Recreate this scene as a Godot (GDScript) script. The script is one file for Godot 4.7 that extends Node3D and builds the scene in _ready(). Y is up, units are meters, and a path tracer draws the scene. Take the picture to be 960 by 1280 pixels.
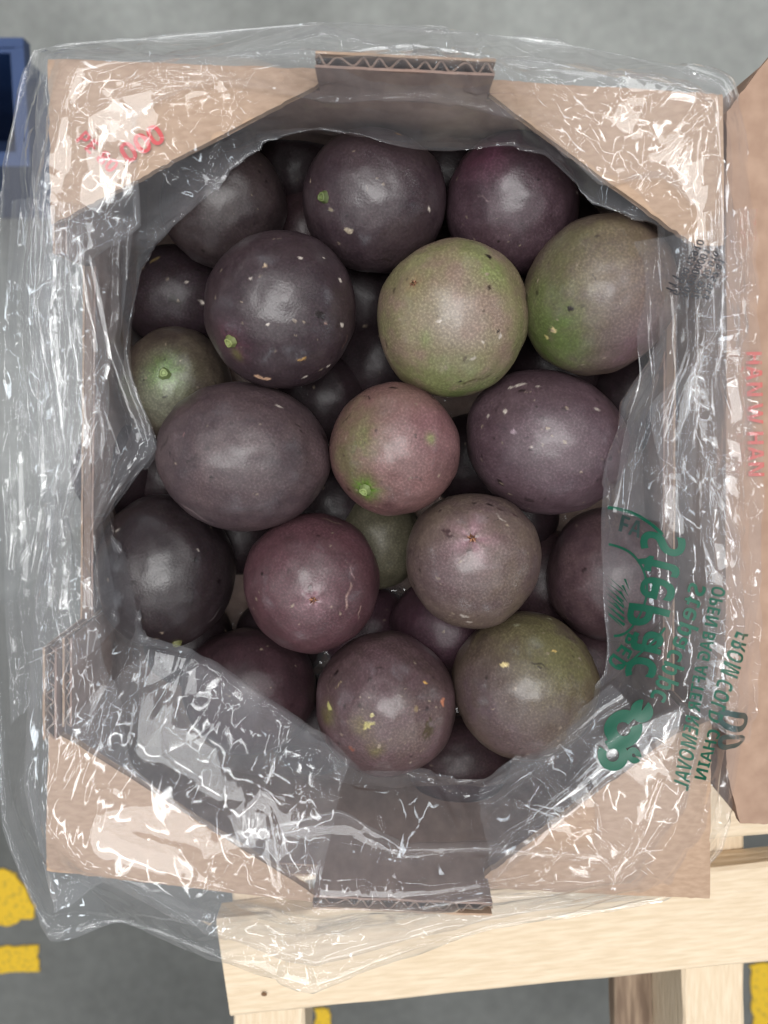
extends Node3D

const EYE := Vector3(0, 1.62, 0)
const TILT := 0.13963
const LENS := 1100.0      # pixels of the 960 x 1280 frame
const RIM := 1.305        # height of the box rim above the floor
const DECK := 1.192       # top of the wooden pallet

var fwd := Vector3(0, -cos(TILT), sin(TILT))
var upv := Vector3(0, -sin(TILT), -cos(TILT))
var rng := RandomNumberGenerator.new()
var lattice := PackedFloat32Array()
var n1 := FastNoiseLite.new()
var n2 := FastNoiseLite.new()
var M := {}
# height of the film's upper side on a 1 mm grid, for the print that lies on it
const GX := 340
const GZ := 420
var film_top := PackedFloat32Array()

# ------------------------------------------------------------------ helpers
func at(px: float, py: float, y: float) -> Vector3:
	var d := fwd * LENS + Vector3.RIGHT * (px - 480.0) - upv * (py - 640.0)
	return EYE + d * ((y - EYE.y) / d.y)

func lin(r: float, g: float, b: float) -> Color:
	return Color(r / 255.0, g / 255.0, b / 255.0).srgb_to_linear()

func srgb(r: float, g: float, b: float) -> Color:
	return Color(r / 255.0, g / 255.0, b / 255.0)

var taken := {}
func numbered(called: String) -> String:
	var k: int = taken.get(called, 0)
	taken[called] = k + 1
	return called if k == 0 else "%s_%03d" % [called, k]

func thing(called: String, label: String, category: String, where := Vector3.ZERO, group := "") -> Node3D:
	var o := Node3D.new()
	o.name = numbered(called)
	add_child(o, true)
	o.position = where
	o.set_meta("label", label)
	o.set_meta("category", category)
	if group:
		o.set_meta("group", group)
	return o

func part(called: String, mesh: Mesh, m: Material, parent: Node3D) -> MeshInstance3D:
	var o := MeshInstance3D.new()
	var k := 0
	var nm := called
	while parent.has_node(nm):
		k += 1
		nm = "%s_%03d" % [called, k]
	o.name = nm
	o.mesh = mesh
	o.material_override = m
	parent.add_child(o, true)
	return o

func grid_mesh(v: PackedVector3Array, nu: int, nv: int, wrap_u: bool, cols := PackedColorArray(), flip := false) -> ArrayMesh:
	# v[i * nv + j]; smooth normals gathered from the quads
	var nn := PackedVector3Array()
	nn.resize(v.size())
	var idx := PackedInt32Array()
	var top := nu if wrap_u else nu - 1
	idx.resize(top * (nv - 1) * 6)
	var w := 0
	for i in top:
		var i2 := (i + 1) % nu
		for j in nv - 1:
			var a := i * nv + j
			var b := i2 * nv + j
			var c := i2 * nv + j + 1
			var d := i * nv + j + 1
			var n := (v[c] - v[a]).cross(v[d] - v[b])
			if flip:
				n = -n
			nn[a] += n; nn[b] += n; nn[c] += n; nn[d] += n
			if flip:
				idx[w] = a; idx[w + 1] = b; idx[w + 2] = c; idx[w + 3] = a; idx[w + 4] = c; idx[w + 5] = d
			else:
				idx[w] = a; idx[w + 1] = c; idx[w + 2] = b; idx[w + 3] = a; idx[w + 4] = d; idx[w + 5] = c
			w += 6
	for i in nn.size():
		nn[i] = nn[i].normalized()
	var arr := []
	arr.resize(Mesh.ARRAY_MAX)
	arr[Mesh.ARRAY_VERTEX] = v
	arr[Mesh.ARRAY_NORMAL] = nn
	arr[Mesh.ARRAY_INDEX] = idx
	if cols.size():
		arr[Mesh.ARRAY_COLOR] = cols
	var m := ArrayMesh.new()
	m.add_surface_from_arrays(Mesh.PRIMITIVE_TRIANGLES, arr)
	return m

func quad(st: SurfaceTool, a: Vector3, b: Vector3, c: Vector3, d: Vector3) -> void:
	# a b c d counter-clockwise seen from outside
	for p in [a, c, b, a, d, c]:
		st.add_vertex(p)

func hexa(st: SurfaceTool, p: Array) -> void:
	# p[0..3] the lower ring, p[4..7] the upper ring, counter-clockwise from above
	quad(st, p[4], p[5], p[6], p[7])
	quad(st, p[3], p[2], p[1], p[0])
	for k in 4:
		var l := (k + 1) % 4
		quad(st, p[k], p[l], p[l + 4], p[k + 4])

func finish(st: SurfaceTool) -> ArrayMesh:
	st.generate_normals()
	return st.commit()

func fresh() -> SurfaceTool:
	var st := SurfaceTool.new()
	st.begin(Mesh.PRIMITIVE_TRIANGLES)
	st.set_smooth_group(-1)
	return st

func prism(poly: PackedVector3Array, thick: float, rough_edge: float, lumps: float) -> ArrayMesh:
	# a slab: an outline in 3D (top face), walked in small steps so that its cut edge is uneven; bevelled
	var out := PackedVector3Array()
	for k in poly.size():
		var a := poly[k]
		var b := poly[(k + 1) % poly.size()]
		var n := maxi(1, int(a.distance_to(b) / 0.0018))
		var side := (b - a).cross(Vector3.UP).normalized()
		for i in n:
			var t := float(i) / n
			var e := rough_edge * (rng.randf() - 0.5) * 2.0 if i > 0 else 0.0
			out.append(a.lerp(b, t) + side * e)
	var flat := PackedVector2Array()
	for p in out:
		flat.append(Vector2(p.x, p.z))
	var tri := Geometry2D.triangulate_polygon(flat)
	var st := fresh()
	var area := 0.0
	for k in flat.size():
		area += flat[k].cross(flat[(k + 1) % flat.size()])
	var ccw := area < 0.0      # seen from above with z towards the viewer
	var c := Vector3.ZERO
	for p in out:
		c += p / out.size()
	var topv := PackedVector3Array()
	for p in out:
		topv.append(p + Vector3.UP * lumps * n1.get_noise_2d(p.x * 900.0, p.z * 900.0))
	for k in range(0, tri.size(), 3):
		var a := topv[tri[k]]
		var b := topv[tri[k + 1]]
		var d := topv[tri[k + 2]]
		if (b - a).cross(d - a).y < 0.0:
			var s := b
			b = d
			d = s
		for p in [a, d, b]:
			st.add_vertex(p)
		var dn := Vector3.DOWN * thick
		for p in [a + dn, b + dn, d + dn]:
			st.add_vertex(p)
	for k in topv.size():
		var a := topv[k]
		var b := topv[(k + 1) % topv.size()]
		var dn := Vector3.DOWN * thick
		if ccw:
			quad(st, a + dn, b + dn, b, a)
		else:
			quad(st, b + dn, a + dn, a, b)
	return finish(st)

func fold_noise(x: float, y: float, n: int, salt: int) -> float:
	# flat facets that meet in sharp creases: heights on a lattice, joined by triangles; x repeats after n cells (n even)
	var i := floori(x)
	var j := floori(y)
	var fx := x - i
	var fy := y - j
	var i0 := posmod(i, n) * 57 + salt
	var i1 := posmod(i + 1, n) * 57 + salt
	var h00 := lattice[(i0 + j * 131) & 4095]
	var h10 := lattice[(i1 + j * 131) & 4095]
	var h01 := lattice[(i0 + j * 131 + 131) & 4095]
	var h11 := lattice[(i1 + j * 131 + 131) & 4095]
	if (posmod(i, n) + j) & 1 == 0:
		if fx > fy:
			return h00 + fx * (h10 - h00) + fy * (h11 - h10)
		return h00 + fy * (h01 - h00) + fx * (h11 - h01)
	if fx + fy < 1.0:
		return h00 + fx * (h10 - h00) + fy * (h01 - h00)
	return h11 + (1.0 - fx) * (h01 - h11) + (1.0 - fy) * (h10 - h11)

func cat(a: Variant, b: Variant, c: Variant, d: Variant, t: float) -> Variant:
	return 0.5 * ((2.0 * b) + (c - a) * t + (2.0 * a - 5.0 * b + 4.0 * c - d) * t * t + (3.0 * b - a - 3.0 * c + d) * t * t * t)

# ------------------------------------------------------------------ materials
func noise_tex(size: int, freq: float, octaves: int, dark: Color, light: Color, salt: int, kind := FastNoiseLite.TYPE_SIMPLEX_SMOOTH, lo := 0.0, hi := 1.0) -> NoiseTexture2D:
	var f := FastNoiseLite.new()
	f.noise_type = kind
	f.seed = salt
	f.frequency = freq
	f.fractal_octaves = octaves
	var t := NoiseTexture2D.new()
	t.width = size
	t.height = size
	t.seamless = true
	t.noise = f
	var g := Gradient.new()
	g.offsets = PackedFloat32Array([lo, hi])
	g.colors = PackedColorArray([dark, light])
	t.color_ramp = g
	return t

func speckle() -> NoiseTexture2D:
	var t := noise_tex(512, 0.062, 4, Color.BLACK, Color.WHITE, 3)
	t.color_ramp.offsets = PackedFloat32Array([0.15, 0.42, 0.6, 0.78])
	t.color_ramp.colors = PackedColorArray([Color(0.77, 0.76, 0.76), Color(0.84, 0.83, 0.83), Color(0.88, 0.87, 0.87), Color(1, 1, 1)])
	return t

func board_relief() -> ImageTexture:
	# paper fibre over the faint ribs of the fluting
	var f := FastNoiseLite.new()
	f.seed = 61; f.frequency = 0.03; f.fractal_octaves = 5
	var im := Image.create(512, 512, false, Image.FORMAT_RGB8)
	for y in 512:
		for x in 512:
			var k := 0.5 + 0.13 * sin(x * TAU * 25.0 / 512.0) + 0.4 * f.get_noise_2d(x, y)
			im.set_pixel(x, y, Color(k, k, k))
	return ImageTexture.create_from_image(im)

func skin_tone(c: Color) -> Color:
	var l := c.get_luminance()
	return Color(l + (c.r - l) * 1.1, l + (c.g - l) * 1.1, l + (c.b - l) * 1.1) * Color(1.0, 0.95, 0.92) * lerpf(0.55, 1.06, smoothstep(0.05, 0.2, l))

func solid(name_: String, c: Color, rough: float) -> StandardMaterial3D:
	var m := StandardMaterial3D.new()
	m.resource_name = name_
	m.albedo_color = c
	m.roughness = rough
	M[name_] = m
	return m

func tri_map(m: StandardMaterial3D, scale: Vector3, world := true) -> void:
	m.uv1_triplanar = true
	m.uv1_world_triplanar = world
	m.uv1_scale = scale
	m.uv1_triplanar_sharpness = 4.0

func materials() -> void:
	var m := solid("skin", Color.WHITE, 0.34)
	m.vertex_color_use_as_albedo = true
	m.albedo_texture = speckle()
	m.heightmap_enabled = true
	m.heightmap_texture = noise_tex(512, 0.06, 2, Color.BLACK, Color.WHITE, 8)
	m.heightmap_scale = 0.004
	m.roughness_texture = noise_tex(256, 0.05, 3, Color(0.82, 0.82, 0.82), Color.WHITE, 15)
	m.metallic_specular = 0.54
	tri_map(m, Vector3(25, 25, 25), false)
	for q in [["skin_dull", 0.5, 0.45], ["skin_bloomy", 0.41, 0.56]]:
		var d: StandardMaterial3D = m.duplicate()
		d.resource_name = q[0]
		d.roughness = q[1]
		d.metallic_specular = q[2]
		M[q[0]] = d
	m = solid("stem", Color.WHITE, 0.6)
	m.vertex_color_use_as_albedo = true
	m = solid("kraft", srgb(255, 255, 255), 0.85)
	m.albedo_texture = noise_tex(512, 0.055, 5, srgb(162, 135, 113), srgb(178, 151, 129), 21, FastNoiseLite.TYPE_SIMPLEX_SMOOTH, 0.15, 0.85)
	m.heightmap_enabled = true
	m.heightmap_texture = board_relief()
	m.heightmap_scale = 0.035
	tri_map(m, Vector3(6, 5, 15))
	m = solid("kraft_inside", srgb(255, 255, 255), 0.9)
	m.albedo_texture = noise_tex(512, 0.02, 5, srgb(136, 112, 102), srgb(158, 134, 122), 22, FastNoiseLite.TYPE_SIMPLEX_SMOOTH, 0.15, 0.85)
	tri_map(m, Vector3(9, 4, 9))
	m = solid("kraft_old", srgb(255, 255, 255), 0.9)
	m.albedo_texture = noise_tex(512, 0.02, 5, srgb(152, 124, 106), srgb(168, 140, 121), 23, FastNoiseLite.TYPE_SIMPLEX_SMOOTH, 0.15, 0.85)
	tri_map(m, Vector3(8, 4, 8))
	m = solid("flute", srgb(126, 106, 94), 0.95)
	m = solid("red_ink", srgb(196, 62, 64), 0.7)
	m = solid("faint_red_ink", srgb(186, 98, 92), 0.8)
	m = solid("green_ink", srgb(4, 80, 60), 0.4)
	m = solid("grey_green_ink", srgb(50, 70, 68), 0.4)
	m = solid("black_ink", srgb(38, 38, 44), 0.45)
	m = solid("film", Color(0.96, 0.97, 1.0, 0.048), 0.06)
	m.transparency = BaseMaterial3D.TRANSPARENCY_ALPHA
	m.cull_mode = BaseMaterial3D.CULL_DISABLED
	m = solid("wood", Color.WHITE, 0.75)
	m.albedo_texture = noise_tex(1024, 0.012, 5, srgb(214, 193, 164), srgb(227, 208, 182), 31, FastNoiseLite.TYPE_SIMPLEX_SMOOTH, 0.2, 0.8)
	m.heightmap_enabled = true
	m.heightmap_texture = noise_tex(512, 0.02, 4, Color.BLACK, Color.WHITE, 32)
	m.heightmap_scale = 0.05
	tri_map(m, Vector3(3.0, 26, 26), false)
	m = solid("wood_grey", Color.WHITE, 0.85)
	m.albedo_texture = noise_tex(512, 0.012, 5, srgb(120, 100, 84), srgb(168, 146, 124), 33, FastNoiseLite.TYPE_SIMPLEX_SMOOTH, 0.2, 0.8)
	tri_map(m, Vector3(3.0, 26, 26), false)
	m = solid("knot", srgb(112, 82, 56), 0.8)
	m = solid("yellow_paint", Color.WHITE, 0.7)
	m.albedo_texture = noise_tex(512, 0.045, 5, srgb(176, 148, 60), srgb(232, 190, 44), 41, FastNoiseLite.TYPE_SIMPLEX_SMOOTH, 0.14, 0.42)
	tri_map(m, Vector3(3, 3, 3))
	m = solid("blue_plastic", srgb(40, 66, 112), 0.45)
	# concrete: blotches and grit computed into one picture that covers 4 m, repeated beyond
	var im := Image.create(1024, 1024, false, Image.FORMAT_RGB8)
	var big := FastNoiseLite.new()
	big.seed = 51; big.frequency = 0.006; big.fractal_octaves = 5
	var grit := FastNoiseLite.new()
	grit.seed = 52; grit.frequency = 0.11; grit.fractal_octaves = 3
	for y in 1024:
		for x in 1024:
			var b := big.get_noise_2d(x, y)
			var g := grit.get_noise_2d(x, y)
			var k := 0.58 + 0.13 * b + 0.035 * g
			# the floor in front is a darker grey, with an uneven edge
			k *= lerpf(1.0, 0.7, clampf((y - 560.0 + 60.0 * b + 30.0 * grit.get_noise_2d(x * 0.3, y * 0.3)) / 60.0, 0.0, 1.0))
			# a scraped pale patch on the floor above the box in the picture
			var px := (x - 568.0) / 62.0
			var py := (y - 217.0) / 22.0
			var d := 1.0 - sqrt(px * px + py * py) + 0.9 * grit.get_noise_2d(x * 0.25, y * 0.4) + 0.5 * g
			var c := Color(k, k * 1.01, k * 0.985)
			if d > 0.0:
				c = c.lerp(Color(0.72, 0.68, 0.6), clampf(d * 2.0, 0.0, 0.75))
			im.set_pixel(x, y, c)
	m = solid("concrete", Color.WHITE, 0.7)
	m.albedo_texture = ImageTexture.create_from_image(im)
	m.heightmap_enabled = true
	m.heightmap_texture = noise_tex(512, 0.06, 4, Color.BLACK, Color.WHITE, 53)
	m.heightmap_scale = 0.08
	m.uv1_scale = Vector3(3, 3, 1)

# ------------------------------------------------------------------ fruit
# feature: [kind, px, py, size in px, angle or amount, colour]
func fruit(label: String, f: Dictionary) -> void:
	var cx: float = f.at[0]
	var cy: float = f.at[1]
	var rx: float = f.at[2]
	var ry: float = f.at[3]
	var turn: float = deg_to_rad(f.at[4])
	var h: float = RIM + f.at[5]
	var c := at(cx, cy, h)
	var depth := (c - EYE).dot(fwd)
	var k := depth / LENS
	var o := thing("passion_fruit", label, "fruit", c, "passion fruits heaped in the box")
	var vy := (EYE - c).normalized()
	var vx := (Vector3.RIGHT - vy * vy.x).normalized()
	var vz := vx.cross(vy)
	var ex := vx * cos(turn) + vz * sin(turn)
	var ez := vz * cos(turn) - vx * sin(turn)
	var ct := cos(turn)
	var sn := sin(turn)
	var big: bool = f.get("fine", true)
	var nr := 120 if big else 50
	var np := 210 if big else 80
	var salt: float = cx * 3.7 + cy
	var base: Color = skin_tone(f.base)
	var other: Color = skin_tone(f.get("other", f.base.darkened(0.25)))
	var blot: float = f.get("blot", 0.5)
	var rot_lump: float = f.get("lump", 0.045)
	var feats := []
	for q in f.get("marks", []):
		var dx: float = (q[1] - cx)
		var dy: float = (q[2] - cy)
		var a := (dx * ct + dy * sn) / rx
		var b := (dy * ct - dx * sn) / ry
		var rr := a * a + b * b
		if rr > 0.97:
			a *= 0.985 / sqrt(rr); b *= 0.985 / sqrt(rr)
			rr = 0.97
		var d := Vector3(a, sqrt(1.0 - rr), b)
		var e1 := Vector3(cos(q[4] - turn), 0, sin(q[4] - turn))
		e1 = (e1 - d * d.dot(e1)).normalized()
		feats.append([q[0], d, q[3] * (0.66 if q[0] == "fleck" else 0.8 if q[0] == "scratch" else 1.0) / (0.5 * (rx + ry)), e1, d.cross(e1), q[5], q[6] if q.size() > 6 else 1.0])
	# a sprinkling of small natural flecks and scratches
	rng.seed = int(salt)
	for q in f.get("flecks", 14) * 2:
		var a := rng.randf() * TAU
		var r := sqrt(rng.randf()) * 0.95
		var d := Vector3(r * cos(a), sqrt(1.0 - r * r), r * sin(a))
		var e := rng.randf() * PI
		var e1 := Vector3(cos(e), 0, sin(e))
		e1 = (e1 - d * d.dot(e1)).normalized()
		var pale := rng.randf() < 0.45
		feats.append(["fleck" if rng.randf() < 0.6 else "scratch", d, rng.randf_range(0.008, 0.026) * (1.0 if pale else 1.4), e1, d.cross(e1), lin(168, 152, 134) if pale else base.darkened(0.7), rng.randf_range(0.35, 0.9)])
	var v := PackedVector3Array()
	var col := PackedColorArray()
	v.resize(nr * np)
	col.resize(nr * np)
	var asym: Vector2 = f.get("pear", Vector2.ZERO)
	for j in nr:
		var u := float(j) / (nr - 1)
		var th := PI * (u * 0.62 / 0.85 if u < 0.85 else 0.62 + (u - 0.85) / 0.15 * 0.38)
		for i in np:
			var ph := TAU * i / np
			var n := Vector3(sin(th) * cos(ph), cos(th), sin(th) * sin(ph))
			var r := 1.0 + rot_lump * n1.get_noise_3d(n.x * 60.0 + salt, n.y * 60.0, n.z * 60.0)
			r += 0.013 * n2.get_noise_3d(n.x * 150.0, n.y * 150.0 + salt, n.z * 150.0)
			r += asym.x * (n.x * n.x * n.x) + asym.y * (n.z * n.z * n.z)
			var a0 := n1.get_noise_3d(n.x * 130.0 + salt, n.y * 130.0, n.z * 130.0)
			var a1 := n2.get_noise_3d(n.x * 420.0 + salt, n.y * 420.0, n.z * 420.0)
			var mixv := clampf(0.5 + blot * 1.5 * a0 + 0.35 * a1, 0.0, 1.0)
			var cc := base.lerp(other, mixv)
			var sp := n2.get_noise_3d(n.x * 1500.0, n.y * 1500.0 + salt, n.z * 1500.0)
			cc = cc * (1.0 + 0.12 * sp)
			for q in feats:
				var d: Vector3 = q[1]
				var s: float = q[2]
				var dd := n.dot(d)
				var lim: float = s * (3.0 if q[0] in ["patch", "star", "nub"] else 4.0)
				if dd < cos(minf(lim, 3.1)):
					continue
				var e1: Vector3 = q[3]
				var e2: Vector3 = q[4]
				var x := n.dot(e1) / s
				var y := n.dot(e2) / s
				var amt: float = q[6]
				match q[0]:
					"patch":
						var g := exp(-(acos(clampf(dd, -1, 1)) / s) ** 2.0 * 1.1)
						g = clampf(g * (1.0 + 0.9 * a0 + 0.55 * a1), 0.0, 1.0) * amt
						cc = cc.lerp(q[5] * 0.95 * (1.0 + 0.2 * sp), g * 0.95)
					"fleck":
						var g := 1.0 - sqrt(x * x * 0.6 + y * y * 1.5) + 0.9 * n2.get_noise_3d(n.x * 900.0, n.y * 900.0, n.z * 900.0)
						g = clampf(g * 3.0, 0.0, 1.0) * amt
						cc = cc.lerp(q[5], g)
						r += 0.003 * g
					"scratch":
						var bend := y + 0.25 * sin(x * 2.0 + salt)
						var g := clampf(1.3 - absf(bend) * 5.0, 0.0, 1.0) * clampf((2.2 - absf(x)) * 1.5, 0.0, 1.0) * clampf(0.8 + 0.9 * a1, 0.0, 1.0) * amt
						cc = cc.lerp(q[5], g)
					"star":
						var rr := sqrt(x * x + y * y)
						var an := atan2(y, x)
						var ray := 0.7 + 0.3 * cos(an * 5.0 + 0.7 * sin(an * 2.0 + salt)) + 0.3 * n2.get_noise_2d(rr * 150.0, salt)
						var g := exp(-rr * rr * 0.7) * clampf(ray, 0.0, 1.2) * amt
						cc = cc.lerp(q[5], clampf(g, 0.0, 1.0))
						r -= 0.022 * exp(-rr * rr * 3.0) * (0.7 + 0.3 * cos(an * 5.0))
					"nub":
						var rr := sqrt(x * x + y * y)
						var an := atan2(y, x)
						var g := exp(-rr * rr * 1.2) * (0.8 + 0.5 * n2.get_noise_2d(an * 120.0, salt)) * amt
						cc = cc.lerp(q[5] * (1.0 + 0.4 * sp), clampf(g, 0.0, 1.0))
						r -= 0.012 * exp(-rr * rr * 2.0)
					"wen":
						var rr := x * x + y * y
						r += amt * 0.06 * exp(-rr)
			col[i * nr + j] = Color(cc.r, cc.g, cc.b, 1.0)
			v[i * nr + j] = (ex * (n.x * rx) + vy * (n.y * 0.5 * (rx + ry)) + ez * (n.z * ry)) * (r * k)
	part("skin", grid_mesh(v, np, nr, true, col, true), M.skin_dull if not big else M.skin if int(cx) % 3 != 1 else M.skin_bloomy, o)
	for q in feats:
		if q[0] != "nub" and q[0] != "star":
			continue
		var d: Vector3 = q[1]
		var p: Vector3 = (ex * (d.x * rx) + vy * (d.y * 0.5 * (rx + ry)) + ez * (d.z * ry)) * k
		var nrm := (ex * (d.x / rx) + vy * (d.y / (0.5 * (rx + ry))) + ez * (d.z / ry)).normalized()
		if q[0] == "nub" and f.get("stem", true):
			part("stem_stub", stem_stub(p * 0.982, nrm, 0.0017, f.get("stem_color", lin(120, 136, 80)) * 0.42), M.stem, o)
		elif q[0] == "star":
			part("blossom_scar", blossom_scar(p * 0.965, nrm, 0.0019), M.stem, o)

func stem_stub(p: Vector3, n: Vector3, r: float, c: Color) -> ArrayMesh:
	# a short cut stalk: flared foot, ring, sunken paler pith
	var a := n.cross(Vector3.RIGHT if absf(n.x) < 0.8 else Vector3.UP).normalized()
	var b := n.cross(a)
	var prof := [[1.45, 0.0, 0.75], [1.15, 0.45, 0.85], [1.0, 0.9, 0.8], [0.95, 1.15, 1.25], [0.68, 1.2, 1.3], [0.55, 0.95, 0.8], [0.3, 0.9, 1.5], [0.0, 0.95, 1.6]]
	var v := PackedVector3Array()
	var col := PackedColorArray()
	for i in 22:
		var t := TAU * i / 22
		for q in prof:
			var w: float = 1.0 + 0.09 * sin(t * 3.0 + p.x * 900.0) + 0.05 * sin(t * 7.0)
			v.append(p + (a * cos(t) + b * sin(t)) * (q[0] * r * w) + n * (q[1] * r))
			col.append(c * q[2])
	return grid_mesh(v, 22, prof.size(), true, col, true)

func blossom_scar(p: Vector3, n: Vector3, r: float) -> ArrayMesh:
	# the dried remains of the flower: a tuft of short brown scales
	var a := n.cross(Vector3.RIGHT if absf(n.x) < 0.8 else Vector3.UP).normalized()
	var b := n.cross(a)
	var st := fresh()
	for i in 13:
		var t := TAU * i / 13 + rng.randf() * 0.4
		var e := a * cos(t) + b * sin(t)
		var s := n.cross(e)
		var w := r * rng.randf_range(0.18, 0.34)
		var l := r * rng.randf_range(0.5, 1.25)
		var q := p + e * r * 0.2 + n * (r * 0.25)
		var tip := p + e * l + n * (r * rng.randf_range(0.3, 0.9))
		var cc: Color = [lin(120, 84, 60), lin(84, 52, 40), lin(190, 140, 110)][i % 3]
		for tri in [[q - s * w, tip, q + s * w], [q + s * w, tip, q - s * w], [q + s * w, q + n * w * 2.0, tip], [q - s * w, tip, q + n * w * 2.0]]:
			for x in tri:
				st.set_color(cc)
				st.add_vertex(x)
	return finish(st)

# ------------------------------------------------------------------ cardboard
func board(st: SurfaceTool, a: Vector3, b: Vector3, y0: float, y1: float, inward: Vector3, thick: float) -> void:
	# in short lengths whose cut tops are a little uneven
	var n := maxi(1, int(a.distance_to(b) / 0.004))
	if n > 1:
		for i in n:
			board(st, a.lerp(b, float(i) / n), a.lerp(b, float(i + 1) / n), y0, y1 + rng.randf_range(-0.0004, 0.0002), inward, thick)
		return
	var p := [Vector3(a.x, y0, a.z), Vector3(b.x, y0, b.z), Vector3(b.x, y0, b.z) + inward * thick, Vector3(a.x, y0, a.z) + inward * thick]
	for k in 4:
		p.append(Vector3(p[k].x, y1, p[k].z))
	if (p[1] - p[0]).cross(p[3] - p[0]).y < 0.0:
		p = [p[3], p[2], p[1], p[0], p[7], p[6], p[5], p[4]]
	hexa(st, p)

func corrugated(parent: Node3D, called: String, a: Vector3, b: Vector3, segs: Array, y0: float, inward: Vector3, thick: float) -> void:
	# two liners and a wave between them; the wave shows at the cut upper edge
	var len_ := Vector3(a.x - b.x, 0, a.z - b.z).length()
	var along := (Vector3(b.x, 0, b.z) - Vector3(a.x, 0, a.z)) / len_
	var o := fresh()
	var inn := fresh()
	var fl := fresh()
	var lt := 0.0008
	for s in segs:
		var p: Vector3 = a + along * (len_ * s[0])
		var q: Vector3 = a + along * (len_ * s[1])
		var y1: float = RIM + s[2]
		board(o, p, q, y0, y1, inward, lt)
		board(inn, p + inward * (thick - lt), q + inward * (thick - lt), y0, y1 - 0.0006, inward, lt)
		if s[2] < 0.0:
			board(fl, p + inward * (lt + 0.0002), q + inward * (lt + 0.0002), y1 - 0.02, y1 - 0.0004, inward, thick - 2.0 * lt - 0.0004)
			continue
		var n := int((q - p).length() / 0.0006)
		var mid := inward * (thick * 0.5)
		var amp := thick * 0.5 - lt
		var prev := Vector3.ZERO
		for i in n + 1:
			var t := float(i) / n
			var d := (q - p).length() * t
			var w := p.lerp(q, t) + mid + inward * (amp * sin(d / 0.0066 * TAU + s[0] * 9.0 + 0.9 * sin(d * 340.0)) * (0.86 + 0.12 * sin(d * 510.0)))
			if i > 0:
				var yy := y1 - 0.0012 + 0.0006 * sin(d * 700.0)
				var side := (w - prev).cross(Vector3.UP).normalized() * 0.0003
				hexa(fl, [Vector3(prev.x, y1 - 0.03, prev.z) + side, Vector3(w.x, y1 - 0.03, w.z) + side, Vector3(w.x, y1 - 0.03, w.z) - side, Vector3(prev.x, y1 - 0.03, prev.z) - side, Vector3(prev.x, yy, prev.z) + side, Vector3(w.x, yy, w.z) + side, Vector3(w.x, yy, w.z) - side, Vector3(prev.x, yy, prev.z) - side])
			prev = w
	var wall := part(called, finish(o), M.kraft, parent)
	part("inner_liner", finish(inn), M.kraft_inside, wall)
	part("fluting", finish(fl), M.flute, wall)

func text_mesh(s: String, px_high: float, bold := true, squeeze := 1.0) -> Array:
	# triangles of flat lettering as 2D points in pixels of its height, cut small so that it can follow a crumpled sheet
	var f := SystemFont.new()
	f.font_names = PackedStringArray(["Droid Sans"])
	f.font_weight = 700 if bold else 400
	var t := TextMesh.new()
	t.text = s
	t.font = f
	t.font_size = 32
	t.pixel_size = px_high / 23.0
	t.depth = 0.0
	t.curve_step = 2.0
	var arr := t.get_mesh_arrays()
	var v: PackedVector3Array = arr[Mesh.ARRAY_VERTEX]
	var idx: PackedInt32Array = arr[Mesh.ARRAY_INDEX] if arr[Mesh.ARRAY_INDEX] != null else PackedInt32Array(range(v.size()))
	var tris := []
	for k in v.size():
		v[k].y += px_high * 0.5
	var lo := 1e9
	for p in v:
		lo = minf(lo, p.x)
	for k in range(0, idx.size(), 3):
		var a := v[idx[k]]
		var b := v[idx[k + 1]]
		var c := v[idx[k + 2]]
		tris.append([Vector2((a.x - lo) * squeeze, a.y), Vector2((b.x - lo) * squeeze, b.y), Vector2((c.x - lo) * squeeze, c.y)])
	return tris

func cut(tris: Array, most: float) -> Array:
	var out := []
	var work := tris.duplicate()
	while work.size():
		var t: Array = work.pop_back()
		var e := [t[0].distance_to(t[1]), t[1].distance_to(t[2]), t[2].distance_to(t[0])]
		var k := 0
		if e[1] > e[k]: k = 1
		if e[2] > e[k]: k = 2
		if e[k] <= most:
			out.append(t)
			continue
		var a: Vector2 = t[k]
		var b: Vector2 = t[(k + 1) % 3]
		var c: Vector2 = t[(k + 2) % 3]
		var m := (a + b) * 0.5
		work.append([a, m, c])
		work.append([m, b, c])
	return out

func film_y(x: float, z: float) -> float:
	var gx := clampf((x + 0.17) * 1000.0, 0.0, GX - 1.01)
	var gz := clampf((z + 0.19) * 1000.0, 0.0, GZ - 1.01)
	var i := int(gx)
	var j := int(gz)
	var h := lerpf(lerpf(film_top[i * GZ + j], film_top[(i + 1) * GZ + j], gx - i), lerpf(film_top[i * GZ + j + 1], film_top[(i + 1) * GZ + j + 1], gx - i), gz - j)
	return h if h > 1.2 else RIM - 0.012

func print_on_film(called: String, tris: Array, origin: Vector2, dir: Vector2, mirrored: bool, m: Material, parent: Node3D) -> void:
	var d := dir.normalized()
	var up := Vector2(-d.y, d.x) if mirrored else Vector2(d.y, -d.x)
	var st := fresh()
	for t in cut(tris, 4.0):
		var p := []
		for q in t:
			var s: Vector2 = origin + d * q.x + up * q.y
			var w := at(s.x, s.y, RIM)
			w = at(s.x, s.y, film_y(w.x, w.z))
			w.y = film_y(w.x, w.z) + 0.0005
			p.append(w)
		if (p[1] - p[0]).cross(p[2] - p[0]).y < 0.0:
			p = [p[0], p[2], p[1]]
		for x in [p[0], p[2], p[1]]:
			st.add_vertex(x)
	part(called, finish(st), m, parent)

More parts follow.
